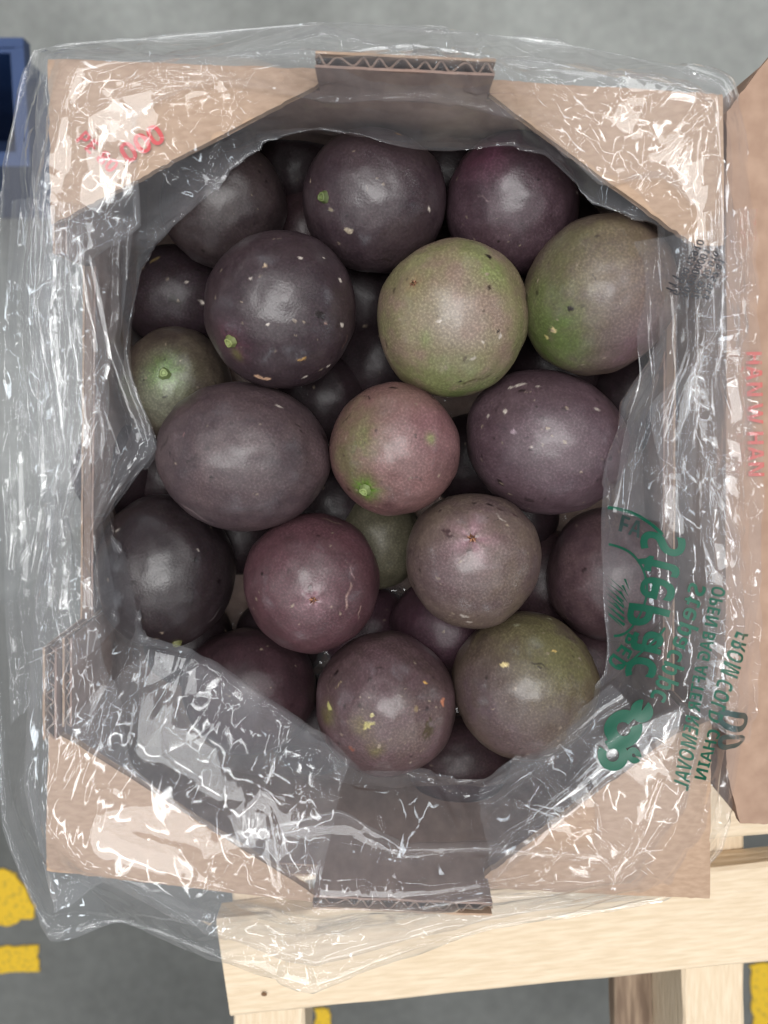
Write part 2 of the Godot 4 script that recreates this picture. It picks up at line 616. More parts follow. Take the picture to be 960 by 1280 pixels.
func print_flat(called: String, tris: Array, origin: Vector2, dir: Vector2, y: float, m: Material, parent: Node3D) -> void:
	var d := dir.normalized()
	var up := Vector2(d.y, -d.x)
	var st := fresh()
	for t in tris:
		var p := []
		for q in t:
			var s: Vector2 = origin + d * q.x + up * q.y
			p.append(at(s.x, s.y, y) - parent.position)
		if (p[1] - p[0]).cross(p[2] - p[0]).y < 0.0:
			p = [p[0], p[2], p[1]]
		for x in [p[0], p[2], p[1]]:
			st.add_vertex(x)
	part(called, finish(st), m, parent)

func arc_tris(c: Vector2, r0: float, r1: float, a0: float, a1: float) -> Array:
	var out := []
	var n := maxi(6, int(absf(a1 - a0) * r1 / 3.0))
	for i in n:
		var a := lerpf(a0, a1, float(i) / n)
		var b := lerpf(a0, a1, float(i + 1) / n)
		var p := c + Vector2(cos(a), sin(a)) * r0
		var q := c + Vector2(cos(a), sin(a)) * r1
		var s := c + Vector2(cos(b), sin(b)) * r1
		var t := c + Vector2(cos(b), sin(b)) * r0
		out.append([p, q, s])
		out.append([p, s, t])
	return out

# ------------------------------------------------------------------ the plastic bag
# stations clockwise from the top left corner: outer edge, rim, inner fold (pixels), height of the fold under the rim
const RING := [
	[400, 30, 400, 72, 400, 168, -12], [545, 38, 520, 62, 545, 184, -10], [680, 52, 620, 78, 680, 193, -12],
	[790, 72, 780, 100, 738, 256, -7], [905, 108, 892, 128, 792, 273, -4], [946, 262, 900, 285, 824, 283, -4],
	[950, 420, 900, 430, 830, 432, -5], [952, 540, 895, 520, 783, 508, -10], [958, 640, 890, 620, 758, 616, -12],
	[955, 760, 890, 760, 757, 740, -14], [945, 880, 882, 880, 758, 845, -12], [900, 1060, 850, 1000, 702, 897, -8],
	[830, 1125, 770, 1092, 652, 945, -8], [620, 1158, 606, 1115, 606, 977, -10], [490, 1198, 500, 1132, 520, 968, -12],
	[392, 1233, 395, 1132, 440, 947, -10], [265, 1195, 260, 1105, 330, 884, -14], [150, 1150, 110, 1080, 235, 820, -10],
	[65, 1168, 64, 1020, 186, 806, -10], [6, 1030, 62, 905, 178, 775, -16], [0, 850, 60, 790, 150, 702, -18],
	[-6, 640, 72, 640, 122, 642, -22], [-6, 500, 78, 540, 190, 566, -24], [-2, 400, 74, 430, 156, 438, -22],
	[-2, 300, 70, 330, 170, 335, -18], [8, 205, 64, 240, 196, 292, -9], [44, 64, 100, 90, 268, 231, -7], [215, 46, 250, 76, 335, 178, -8]]

func creases(v: PackedVector3Array, d: PackedFloat32Array, nt: int, ss: PackedFloat32Array, count: int, salt: int) -> void:
	# long straight folds: each a sharp ridge, steep on one side and sloping away flat on the other
	var ns := ss.size()
	rng.seed = salt
	for q in count:
		var ic := rng.randi() % nt
		var jc := rng.randi() % ns
		var c := v[ic * ns + jc]
		if n1.get_noise_2d(c.x * 800.0 + salt, c.z * 800.0) < rng.randf_range(-0.3, 0.25):
			continue
		var small := rng.randf() < 0.3
		var len_ := rng.randf_range(0.008, 0.02) if small else rng.randf_range(0.025, 0.08)
		var ang := rng.randf() * PI if rng.randf() < 0.35 else rng.randfn(0.0, 0.22) + (0.0 if absf(c.x) > 0.1 else 1.3)
		var w1 := rng.randf_range(0.0013, 0.0024)
		var w2 := rng.randf_range(0.003, 0.008) if small else rng.randf_range(0.008, 0.03)
		var hgt := (rng.randf_range(0.0003, 0.0008) if small else rng.randf_range(0.0009, 0.0024)) * (1.0 if rng.randf() < 0.65 else -1.0)
		if rng.randf() < 0.5:
			var s := w1
			w1 = w2
			w2 = s
		var du := (v[((ic + 1) % nt) * ns + jc] - c)
		var dv := (v[ic * ns + mini(jc + 1, ns - 1)] - v[ic * ns + maxi(jc - 1, 0)])
		if du.length() < 1e-5 or dv.length() < 1e-5:
			continue
		du = du.normalized()
		var nrm := du.cross(dv).normalized()
		var e2 := nrm.cross(du)
		var dir := du * cos(ang) + e2 * sin(ang)
		var nor := nrm.cross(dir)
		var reach := len_ + 0.004
		var si := int(reach / 0.0008)
		var sj := int(reach / 0.0011)
		for a in range(-si, si + 1):
			var i := posmod(ic + a, nt)
			for b in range(maxi(0, jc - sj), mini(ns, jc + sj)):
				var r := v[i * ns + b] - c
				var x := absf(r.dot(dir))
				if x > len_:
					continue
				var y := r.dot(nor)
				var t := 1.0 - (y / w1 if y > 0.0 else -y / w2)
				if t <= 0.0 or absf(r.dot(nrm)) > 0.012:
					continue
				var f := x / len_
				d[i * ns + b] += hgt * t * (1.0 - f * f)

func sheet(keys: Array, per: Array, nt: int, salt: int, count: int, amps: PackedFloat32Array) -> Array:
	# a closed ring of film through nine or so profile points per station, crumpled along its normal
	var n := keys.size()
	var nk: int = keys[0].size()
	var ss := PackedFloat32Array()
	for i in per.size():
		for j in per[i]:
			ss.append(i + float(j) / per[i])
	ss.append(per.size())
	var ns := ss.size()
	var v := PackedVector3Array()
	v.resize(nt * ns)
	var row := []
	row.resize(nk)
	for i in nt:
		var t := float(i) / nt * n
		var k := int(t)
		var ft := t - k
		for q in nk:
			row[q] = cat(keys[(k + n - 1) % n][q], keys[k][q], keys[(k + 1) % n][q], keys[(k + 2) % n][q], ft).lerp(keys[k][q].lerp(keys[(k + 1) % n][q], ft), 0.65)
		for j in ns:
			var s := ss[j]
			var a := mini(int(s), nk - 2)
			v[i * ns + j] = cat(row[maxi(a - 1, 0)], row[a], row[a + 1], row[mini(a + 2, nk - 1)], s - a)
	var d := PackedFloat32Array()
	d.resize(nt * ns)
	creases(v, d, nt, ss, count, salt)
	var w := v.duplicate()
	for i in nt:
		var x := float(i) / nt
		for j in ns:
			var s := ss[j]
			var p := v[i * ns + j]
			var du := v[((i + 1) % nt) * ns + j] - v[((i + nt - 1) % nt) * ns + j]
			var dv := v[i * ns + mini(j + 1, ns - 1)] - v[i * ns + maxi(j - 1, 0)]
			var nrm := du.cross(dv).normalized()
			var b := s * 0.03
			var wx := n1.get_noise_2d(p.x * 1600.0 + salt, p.z * 1600.0 + s * 40.0)
			var wy := n1.get_noise_2d(p.x * 1600.0 + 500.0, p.z * 1600.0 + s * 40.0)
			var rough := clampf(0.7 + 1.6 * n1.get_noise_2d(p.x * 700.0 + 91.0, p.z * 700.0), 0.1, 1.6)
			var h := 0.0036 * fold_noise(x * 26.0 + wx * 0.25, b / 0.055 + wy * 0.2, 26, 11 + salt)
			# pleats: long and narrow, running over the rim at the ends of the box and along it at its sides
			var side := smoothstep(0.03, 0.045, absf(p.x) - 0.085 + 0.02 * wx)
			var troubled := clampf(0.6 + 1.6 * n1.get_noise_2d(p.x * 900.0 + 17.0, p.z * 900.0), 0.15, 1.3)
			h += 0.0023 * fold_noise(x * 72.0 + b * 22.0 + wx * 0.3, b / 0.11 + wy * 0.1, 72, 700 + salt) * (1.0 - 0.75 * side) * troubled
			h += 0.0005 * fold_noise(x * 128.0 - b * 60.0 + wx * 0.4, b / 0.07 + wy * 0.2, 128, 1300 + salt) * (1.0 - 0.6 * side) * (1.3 - troubled)
			h += 0.0024 * fold_noise(x * 14.0 + wy * 0.1, b / 0.0075 + x * 40.0 + wy * 0.3, 14, 2300 + salt) * (0.15 + 0.85 * side) * troubled
			var a := mini(int(s), nk - 2)
			w[i * ns + j] = p + nrm * ((h + d[i * ns + j]) * lerpf(amps[a], amps[a + 1], s - a))
	return [w, ss]

func loose_fold(edges: Array, drop: Array, along: Vector3, across: Vector3, fine: float, salt: int, parent: Node3D) -> void:
	# a slack doubled length of film lying on the bag: two sides given as pixel polylines (from top to bottom) with their heights over the rim in mm
	var nu := 130
	var nv := 420
	var g := PackedVector3Array()
	g.resize(nu * nv)
	var d := PackedFloat32Array()
	d.resize(nu * nv)
	var ss := PackedFloat32Array()
	for j in nv:
		ss.append(j)
	var m: int = edges[0].size()
	for i in nu:
		var u := float(i) / (nu - 1)
		for j in nv:
			var t := float(j) / (nv - 1) * (m - 1)
			var k := mini(int(t), m - 2)
			var p0: Vector3 = at(edges[0][k][0], edges[0][k][1], RIM + drop[0] * 0.001).lerp(at(edges[0][k + 1][0], edges[0][k + 1][1], RIM + drop[0] * 0.001), t - k)
			var p1: Vector3 = at(edges[1][k][0], edges[1][k][1], RIM + drop[2] * 0.001).lerp(at(edges[1][k + 1][0], edges[1][k + 1][1], RIM + drop[2] * 0.001), t - k)
			var p := p0.lerp(p1, u)
			p.y = RIM + 0.001 * (lerpf(drop[0], drop[1], u * 2.0) if u < 0.5 else lerpf(drop[1], drop[2], u * 2.0 - 1.0))
			g[i * nv + j] = p
	for i in nu:
		var u := float(i) / (nu - 1)
		for j in nv:
			var p := g[i * nv + j]
			var v := float(j) / (nv - 1)
			var wx := n1.get_noise_2d(p.x * 1500.0 + salt, p.z * 1500.0)
			var h := along.x * fold_noise(u * along.y + wx * 0.5, v * along.z + wx * 0.3, 64, salt) + across.x * fold_noise(u * across.y + wx, v * across.z + wx, 64, salt + 900)
			h += fine * fold_noise(u * 16.0 + wx * 0.6, v * 52.0 + wx * 0.6, 128, salt + 1700) * clampf(0.4 + 2.0 * n1.get_noise_2d(p.x * 900.0, p.z * 900.0 + 77.0), 0.0, 1.4)
			p.y += h
			p.x += 0.3 * h
			g[i * nv + j] = p
	part("overlapping_fold", grid_mesh(g, nu, nv, false), M.film, parent)
	for p in g:
		note_height(p)

func note_height(p: Vector3) -> void:
	var gx := int((p.x + 0.17) * 1000.0)
	var gz := int((p.z + 0.19) * 1000.0)
	for a in 2:
		for b in 2:
			var x := gx + a
			var z := gz + b
			if x >= 0 and x < GX and z >= 0 and z < GZ and film_top[x * GZ + z] < p.y:
				film_top[x * GZ + z] = p.y

func smooth_heights() -> void:
	for turn in 10:      # fill the cells that no point fell into
		var was := film_top.duplicate()
		for i in range(1, GX - 1):
			for j in range(1, GZ - 1):
				if was[i * GZ + j] < 1.0:
					var m := maxf(maxf(was[(i - 1) * GZ + j], was[(i + 1) * GZ + j]), maxf(was[i * GZ + j - 1], was[i * GZ + j + 1]))
					film_top[i * GZ + j] = m
	for turn in 3:
		var was := film_top.duplicate()
		for i in range(2, GX - 2):
			for j in range(2, GZ - 2):
				var sum := 0.0
				var n := 0
				for a in range(-2, 3):
					for b in range(-2, 3):
						var h := was[(i + a) * GZ + j + b]
						if h > 1.0:
							sum += h
							n += 1
				if n:
					film_top[i * GZ + j] = sum / n

func bag() -> void:
	var o := thing("plastic_bag", "clear crinkled plastic liner bag folded out over the rim of the cardboard box", "plastic bag", Vector3.ZERO)
	var keys := []      # per station the points of the profile, from under the outer edge to the bottom of the box
	var over := []      # a looser second fold that lies on top of the first
	var ang := 0
	rng.seed = 99
	for s in RING:
		var e: Vector3 = at(s[4], s[5], RIM + s[6] * 0.001)
		var hr := 0.0065
		if (s[3] < 79 or s[3] > 1110) and s[2] > 380 and s[2] < 625:      # over the tabs
			hr = 0.024
		var r := at(s[2], s[3], RIM + hr)
		var ou := at(s[0], s[1], RIM - 0.016)
		var inw := Vector3(e.x - r.x, 0, e.z - r.z)
		var outw := Vector3(ou.x - r.x, 0, ou.z - r.z)
		var k := []
		k.append(Vector3(r.x + outw.x * 0.4, RIM - 0.05, r.z + outw.z * 0.4))
		k.append(Vector3(r.x + outw.x * 0.93, RIM - 0.019, r.z + outw.z * 0.93))
		k.append(ou)
		k.append(Vector3(r.x + outw.x * 0.5, RIM - 0.002, r.z + outw.z * 0.5))
		k.append(r)
		k.append(Vector3(r.x + inw.x * 0.58, RIM + 0.0062, r.z + inw.z * 0.58))
		k.append(e)
		k.append(e + Vector3(-inw.x * 0.04, -0.0035, -inw.z * 0.04))
		k.append(Vector3(r.x + inw.x * 0.7, e.y - 0.016, r.z + inw.z * 0.7))
		k.append(Vector3(r.x + inw.x * 0.22, RIM - 0.055, r.z + inw.z * 0.22))
		k.append(Vector3(r.x + inw.x * 0.3, RIM - 0.104, r.z + inw.z * 0.3))
		keys.append(k)
		var a := rng.randf_range(0.25, 0.95)
		var b := rng.randf_range(0.15, 0.9)
		var up := Vector3(0, 0.0045, 0)
		var q := []
		q.append(Vector3(r.x + outw.x * a * 0.75, RIM - 0.004 - 0.013 * a, r.z + outw.z * a * 0.75))
		q.append(Vector3(r.x + outw.x * a, RIM + 0.001 - 0.018 * a, r.z + outw.z * a))
		q.append(Vector3(r.x + outw.x * a * 0.5, RIM + 0.003 - 0.004 * a, r.z + outw.z * a * 0.5))
		q.append(r + up)
		q.append(Vector3(r.x + inw.x * b * 0.55, RIM + 0.0075 + s[6] * 0.0003 * b, r.z + inw.z * b * 0.55))
		q.append(Vector3(r.x + inw.x * b, RIM + 0.006 + s[6] * 0.0009 * b, r.z + inw.z * b))
		q.append(Vector3(r.x + inw.x * b * 0.9, RIM + 0.003 + s[6] * 0.0009 * b, r.z + inw.z * b * 0.9))
		over.append(q)
	film_top.resize(GX * GZ)
	film_top.fill(0.0)
	var made := sheet(keys, [8, 8, 26, 26, 40, 40, 4, 12, 20, 14], 1120, 0, 330, PackedFloat32Array([0.7, 0.45, 0.45, 1.0, 0.55, 0.58, 0.8, 0.8, 0.9, 0.6, 0.6]))
	var w: PackedVector3Array = made[0]
	var ss: PackedFloat32Array = made[1]
	var nt := 1120
	var ns := ss.size()
	var film := part("film", grid_mesh(w, nt, ns, true), M.film, o)
	var two := sheet(over, [6, 18, 18, 24, 24, 5], 1000, 333, 130, PackedFloat32Array([0.5, 0.5, 0.9, 0.45, 0.5, 0.5, 0.5]))
	part("overlapping_fold", grid_mesh(two[0], 1000, two[1].size(), true), M.film, film)
	loose_fold([[[14, 250], [4, 400], [2, 600], [6, 760], [14, 905]], [[168, 270], [150, 425], [196, 560], [128, 655], [150, 780]]], [-2, 9, -10], Vector3(0.0050, 9.0, 2.5), Vector3(0.0016, 19.0, 4.0), 0.0, 41, film)
	loose_fold([[[40, 215], [30, 380], [50, 540], [66, 690]], [[120, 330], [140, 450], [110, 560], [118, 640]]], [8, 13, 2], Vector3(0.0034, 6.0, 2.5), Vector3(0.0014, 14.0, 4.0), 0.0, 512, film)
	loose_fold([[[890, 270], [880, 420], [874, 560], [880, 760], [866, 890]], [[944, 262], [950, 420], [952, 600], [948, 800], [938, 930]]], [9, 12, -4], Vector3(0.0026, 7.0, 3.0), Vector3(0.0016, 3.0, 30.0), 0.0005, 260, film)
	loose_fold([[[800, 300], [806, 470], [784, 560], [766, 640]], [[885, 290], [880, 470], [872, 560], [868, 660]]], [0, 8, 11], Vector3(0.0040, 7.0, 2.0), Vector3(0.0014, 15.0, 4.0), 0.0, 77, film)
	loose_fold([[[72, 905], [180, 985], [300, 1058], [398, 1108]], [[184, 815], [260, 838], [340, 892], [436, 948]]], [8, 6, -8], Vector3(0.0042, 1.5, 7.0), Vector3(0.0014, 4.0, 15.0), 0.0, 650, film)
	loose_fold([[[598, 985], [652, 944], [703, 897], [755, 850]], [[614, 1098], [692, 1040], [772, 975], [838, 930]]], [-8, 3, 9], Vector3(0.0042, 6.0, 1.6), Vector3(0.0012, 13.0, 4.0), 0.0, 820, film)
	# the upper side as heights, for the print
	for i in nt:
		for j in ns:
			if ss[j] >= 1.8 and ss[j] <= 6.05:
				note_height(w[i * ns + j])
	for p in two[0]:
		note_height(p)
	smooth_heights()
	# the bottom of the bag under the fruit, crinkled and pushed up into the gaps
	var nu := 220
	var nv := 260
	var g := PackedVector3Array()
	for i in nu:
		for j in nv:
			var p := at(lerpf(165, 790, float(i) / (nu - 1)), lerpf(200, 990, float(j) / (nv - 1)), RIM - 0.105)
			var wx := n1.get_noise_2d(p.x * 1500.0, p.z * 1500.0)
			var h := 0.016 * fold_noise(i / 22.0 + wx, j / 24.0 - wx, 64, 77) + 0.005 * fold_noise(i / 7.0 + wx * 2.0, j / 8.0, 64, 900) + 0.0016 * fold_noise(i / 2.7, j / 3.1 + wx * 2.0, 128, 1500)
			p.y += 0.016 + h
			g.append(p)
	part("bag_bottom", grid_mesh(g, nu, nv, false), M.film, o)
	bag_print(o)

func bag_print(o: Node3D) -> void:
	print_on_film("printed_lettering", text_mesh("StePac", 56, true, 0.74), Vector2(860, 674), Vector2(-0.22, 0.97), true, M.green_ink, o)
	print_on_film("printed_lettering", text_mesh("Stepacppc", 24, true, 0.95), Vector2(886, 736), Vector2(-0.357, 0.934), true, M.green_ink, o)
	print_on_film("printed_lettering", text_mesh("OPEN BAG AFTER REMOVAL", 16, true, 0.88), Vector2(908, 736), Vector2(-0.2, 0.98), true, M.green_ink, o)
	print_on_film("printed_lettering", text_mesh("FROM COLD CHAIN", 16, true, 0.95), Vector2(932, 790), Vector2(-0.27, 0.96), true, M.green_ink, o)
	print_on_film("printed_lettering", text_mesh("00", 36), Vector2(934, 886), Vector2(-0.06, 1.0), true, M.grey_green_ink, o)
	# round seal with words along its rim and a hatched middle
	var c := Vector2(752, 736)
	var one := Vector2.RIGHT
	print_on_film("printed_seal", flip_y(arc_tris(Vector2.ZERO, 56, 59, -1.45, 1.35)), c, one, false, M.green_ink, o)
	print_on_film("printed_seal", flip_y(arc_tris(Vector2.ZERO, 100, 104, -1.5, -0.72)), c, one, false, M.green_ink, o)
	print_on_film("printed_seal", flip_y(arc_tris(Vector2.ZERO, 92, 95, 0.55, 1.4)), c, one, false, M.green_ink, o)
	var hatch := []
	for k in 7:
		var x := 6.0 + k * 3.0
		hatch.append([Vector2(x, 30 - k * 7.5), Vector2(x + 3.0, 30 - k * 7.5), Vector2(x + 18.0 - k * 1.5, 46 - k * 7.5)])
		hatch.append([Vector2(4, 26 - k * 7.5), Vector2(26 - k * 0.6, 40 - k * 7.2), Vector2(24, 43 - k * 7.2)])
	print_on_film("printed_seal", flip_y(hatch), c, one, false, M.green_ink, o)
	print_on_film("printed_lettering", text_mesh("FA", 20), Vector2(770, 662), Vector2(0.93, 0.36), false, M.grey_green_ink, o)
	print_on_film("printed_lettering", text_mesh("RED", 19), Vector2(798, 798), Vector2(-0.55, 0.83), true, M.green_ink, o)
	# three overlapping discs
	for q in [[803, 890, 14, 0, 0.0], [780, 912, 24, 8, 0.6], [766, 944, 19, 8, -1.2], [792, 944, 9, 2, 1.5]]:
		print_on_film("printed_disc", flip_y(arc_tris(Vector2.ZERO, q[3], q[2], q[4], q[4] + TAU * 0.93)), Vector2(q[0], q[1]), Vector2(0.6, -0.8), false, M.green_ink, o)
	# the packing stamp in black, upside down
	var rows := [["81B 52 81", 876, 372], ["2KG 12 010", 864, 371], ["10 0000001", 852, 368], ["62 000 12910", 841, 366], ["11 1", 833, 362]]
	for q in rows:
		print_on_film("printed_stamp", text_mesh(q[0], 9.0, true), Vector2(q[1], q[2]), Vector2(0.42, -0.9), true, M.black_ink, o)

func flip_y(t: Array) -> Array:
	return t.map(func(q): return q.map(func(p): return Vector2(p.x, -p.y)))

# ------------------------------------------------------------------ box, carton, pallet
func box() -> void:
	var o := thing("cardboard_box", "open kraft cardboard box with four corner flaps that holds the fruit in its liner", "box")
	var tl := at(60, 74, RIM)
	var tr := at(903, 116, RIM)
	var br := at(888, 1124, RIM)
	var bl := at(58, 1090, RIM)
	var y0 := DECK + 0.004
	corrugated(o, "wall", tl, tr, [[0.0, 0.402, -0.0042], [0.402, 0.652, 0.020], [0.652, 1.0, -0.0042]], y0, (bl - tl).normalized(), 0.0048)
	corrugated(o, "wall", bl, br, [[0.0, 0.405, -0.0042], [0.405, 0.662, 0.017], [0.662, 1.0, -0.0042]], y0, (tl - bl).normalized(), 0.0048)
	var th := 0.0048 * (bl - tl).normalized()
	corrugated(o, "wall", tl + th, bl - th, [[0.0, 0.204, -0.0042], [0.204, 0.70, -0.036], [0.70, 0.824, 0.004], [0.824, 1.0, -0.0042]], y0, (tr - tl).normalized(), 0.0048)
	corrugated(o, "wall", tr + th, br - th, [[0.0, 0.19, -0.0042], [0.19, 0.78, -0.045], [0.78, 1.0, -0.0042]], y0, (tl - tr).normalized(), 0.0048)
	# the doubled tab on the left wall
	var ta := at(60, 797, RIM) + (tr - tl).normalized() * 0.0052
	var tb := at(60, 908, RIM) + (tr - tl).normalized() * 0.0052
	corrugated(o, "tab", ta, tb, [[0.0, 1.0, 0.0]], RIM - 0.05, (tr - tl).normalized(), 0.0034)
	var floor_ := fresh()
	hexa(floor_, [bl, br, tr, tl, bl, br, tr, tl].map(func(p): return Vector3(p.x, 0, p.z)).duplicate())
	var pts := []
	for p in [bl, br, tr, tl]:
		pts.append(Vector3(p.x * 0.985, DECK + 0.0005, p.z * 0.985))
	for p in [bl, br, tr, tl]:
		pts.append(Vector3(p.x * 0.985, DECK + 0.0038, p.z * 0.985))
	floor_ = fresh()
	hexa(floor_, pts)
	part("floor_panel", finish(floor_), M.kraft_inside, o)
	var flaps := [
		[[60, 74], [398, 86], [398, 104], [64, 281]],
		[[609, 100], [903, 118], [905, 306], [872, 308], [612, 117]],
		[[60, 914], [72, 917], [393, 1119], [392, 1128], [58, 1088]],
		[[606, 1096], [845, 917], [889, 900], [887, 1123], [607, 1110]]]
	for q in flaps:
		var poly := PackedVector3Array()
		for p in q:
			poly.append(at(p[0], p[1], RIM))
		part("corner_flap", prism(poly, 0.0038, 0.00035, 0.0006), M.kraft, o)
	print_flat("printed_lettering", text_mesh("000", 26), Vector2(160, 206), Vector2(0.85, -0.53), RIM + 0.0012, M.red_ink, o)
	print_flat("printed_lettering", text_mesh("PE 80", 18), Vector2(94, 176), Vector2(0.72, 0.69), RIM + 0.0012, M.red_ink, o)

func neighbour() -> void:
	var top := RIM - 0.012
	var o := thing("carton", "brown carton with a cut corner and red print standing close beside the open box", "carton", Vector3.ZERO)
	var poly := PackedVector3Array()
	for p in [[908, 140], [966, 66], [1300, 50], [1300, 1040], [926, 1030], [908, 960]]:
		poly.append(at(p[0], p[1], top))
	part("top_panel", prism(poly, 0.004, 0.0003, 0.0012), M.kraft_old, o)
	var body := PackedVector3Array()
	for p in poly:
		body.append(Vector3(p.x + 0.0012, top - 0.0042, p.z))
	part("side_walls", prism(body, top - 0.0042 - DECK - 0.0005, 0.0, 0.0), M.kraft_old, o)
	print_flat("printed_lettering", text_mesh("GR", 30), Vector2(966, 250), Vector2(0.0, 1.0), top + 0.0018, M.red_ink, o)
	print_flat("printed_lettering", text_mesh("HAN W HAN", 20), Vector2(932, 440), Vector2(0.02, 1.0), top + 0.0018, M.faint_red_ink, o)

func plank(called: String, a: Vector3, b: Vector3, wide: float, thick: float, m: Material, parent: Node3D) -> MeshInstance3D:
	# local x along the plank, chamfered edges
	var l := a.distance_to(b)
	var st := fresh()
	var c := 0.0015
	var prof := [[-wide / 2 + c, 0.0], [-wide / 2, -c], [-wide / 2, -thick + c], [-wide / 2 + c, -thick], [wide / 2 - c, -thick], [wide / 2, -thick + c], [wide / 2, -c], [wide / 2 - c, 0.0]]
	var steps := 40
	for i in steps:
		for k in prof.size():
			var k2 := (k + 1) % prof.size()
			var w := []
			for e in [[i, k], [i + 1, k], [i + 1, k2], [i, k2]]:
				var x: float = -l / 2 + l * e[0] / steps
				var z: float = prof[e[1]][0] + 0.0008 * n1.get_noise_2d(x * 1500.0, e[1] * 60.0)
				w.append(Vector3(x, prof[e[1]][1], z))
			quad(st, w[0], w[3], w[2], w[1])
	for e in [0, 1]:
		var x := -l / 2 if e == 0 else l / 2
		for k in range(1, prof.size() - 1):
			var t := [Vector3(x, prof[0][1], prof[0][0]), Vector3(x, prof[k][1], prof[k][0]), Vector3(x, prof[k + 1][1], prof[k + 1][0])]
			if e == 0:
				t.reverse()
			for p in t:
				st.add_vertex(p)
	var o := part(called, finish(st), m, parent)
	o.position = (a + b) * 0.5
	var x := (b - a).normalized()
	var z := x.cross(Vector3.UP).normalized()
	o.basis = Basis(x, Vector3.UP, z)
	return o

func pallet() -> void:
	var o := thing("wooden_pallet", "pale new softwood pallet of planks and bearers under the open box", "pallet")
	var y := DECK
	plank("plank", at(279, 1212, y), at(1330, 1104, y), 0.056, 0.018, M.wood, o)
	plank("plank", at(279, 1045, y), at(1330, 937, y), 0.06, 0.018, M.wood, o)
	plank("plank", at(279, 600, y), at(1330, 500, y), 0.08, 0.018, M.wood, o)
	plank("plank", at(279, 300, y), at(1330, 240, y), 0.08, 0.018, M.wood, o)
	y = DECK - 0.0185
	plank("bearer", at(893, 1390, y), at(888, 300, y), 0.034, 0.06, M.wood, o)
	plank("bearer", at(336, 1390, y), at(336, 320, y), 0.04, 0.06, M.wood, o)
	plank("bearer", at(1220, 1390, y), at(1220, 320, y), 0.034, 0.06, M.wood, o)
	y = DECK - 0.08
	plank("bottom_board", at(815, 1390, y), at(800, 320, y), 0.045, 0.016, M.wood_grey, o)
	# legs down to the floor
	for p in [[1180, 1000], [1180, 330], [372, 1000], [372, 380], [760, 900]]:
		var w := at(p[0], p[1], DECK - 0.0965)
		var st := fresh()
		var r := 0.022
		var ring := [Vector3(-r, 0, r), Vector3(r, 0, r), Vector3(r, 0, -r), Vector3(-r, 0, -r)]
		var q := []
		for k in ring:
			q.append(w + k - Vector3(0, w.y, 0))
		for k in ring:
			q.append(w + k)
		hexa(st, q)
		part("leg", finish(st), M.wood_grey, o)
	# knots in the front plank
	for p in [[330, 1243, 0.0012]]:
		var st := fresh()
		var c := at(p[0], p[1], DECK + 0.0012)
		for k in 16:
			var a := TAU * k / 16
			var b := TAU * (k + 1) / 16
			st.add_vertex(c); st.add_vertex(c + Vector3(cos(a) * 1.3, 0, sin(a)) * p[2]); st.add_vertex(c + Vector3(cos(b) * 1.3, 0, sin(b)) * p[2])
		part("knot", finish(st), M.knot, o)

func crate() -> void:
	var y1 := 0.42
	var o := thing("plastic_crate", "dark blue plastic crate standing on the floor left of the box", "crate")
	var a := at(-240, 60, y1)
	var b := at(26, 196, y1)
	var x0 := a.x
	var x1 := b.x
	var z0 := a.z
	var z1 := b.z
	var t := 0.006
	for side in [[x0, z0, x1, z0 + t], [x0, z1 - t, x1, z1], [x0, z0 + t, x0 + t, z1 - t], [x1 - t, z0 + t, x1, z1 - t]]:
		var st := fresh()
		var q := []
		for y in [0.012, y1]:
			q.append_array([Vector3(side[0], y, side[3]), Vector3(side[2], y, side[3]), Vector3(side[2], y, side[1]), Vector3(side[0], y, side[1])])
		hexa(st, q)
		part("side", finish(st), M.blue_plastic, o)
	for side in [[x0 - 0.012, z0 - 0.012, x1 + 0.012, z0 - 0.0005], [x0 - 0.012, z1 + 0.0005, x1 + 0.012, z1 + 0.012], [x0 - 0.012, z0, x0 - 0.0005, z1], [x1 + 0.0005, z0, x1 + 0.012, z1]]:
		var st := fresh()
		var q := []
		for y in [y1 - 0.02, y1 + 0.002]:
			q.append_array([Vector3(side[0], y, side[3]), Vector3(side[2], y, side[3]), Vector3(side[2], y, side[1]), Vector3(side[0], y, side[1])])
		hexa(st, q)
		part("rim", finish(st), M.blue_plastic, o)
	var fl := fresh()
	var qq := []
	for y in [0.002, 0.011]:
		qq.append_array([Vector3(x0, y, z1), Vector3(x1, y, z1), Vector3(x1, y, z0), Vector3(x0, y, z0)])
	hexa(fl, qq)
	part("base", finish(fl), M.blue_plastic, o)

func floor_markings() -> void:
	for q in [[[-30, 1096], [6, 1085], [20, 1092], [43, 1134], [40, 1147], [8, 1158], [-30, 1150]], [[-80, 1186], [46, 1182], [49, 1214], [-80, 1222]], [[394, 1262], [412, 1262], [413, 1310], [392, 1310]], [[938, 1206], [1010, 1200], [1010, 1320], [944, 1320]]]:
		var poly := PackedVector3Array()
		for p in q:
			poly.append(at(p[0], p[1], 0.004))
		var out := PackedVector3Array()
		for k in poly.size():
			for i in 14:
				var p := poly[k].lerp(poly[(k + 1) % poly.size()], i / 14.0)
				out.append(p + Vector3(n1.get_noise_2d(p.x * 3000.0, p.z * 3000.0), 0, n1.get_noise_2d(p.z * 3000.0, p.x * 3000.0)) * 0.006)
		var o := part("yellow_marking", prism(out, 0.0035, 0.0012, 0.0), M.yellow_paint, self)
		o.set_meta("kind", "structure")

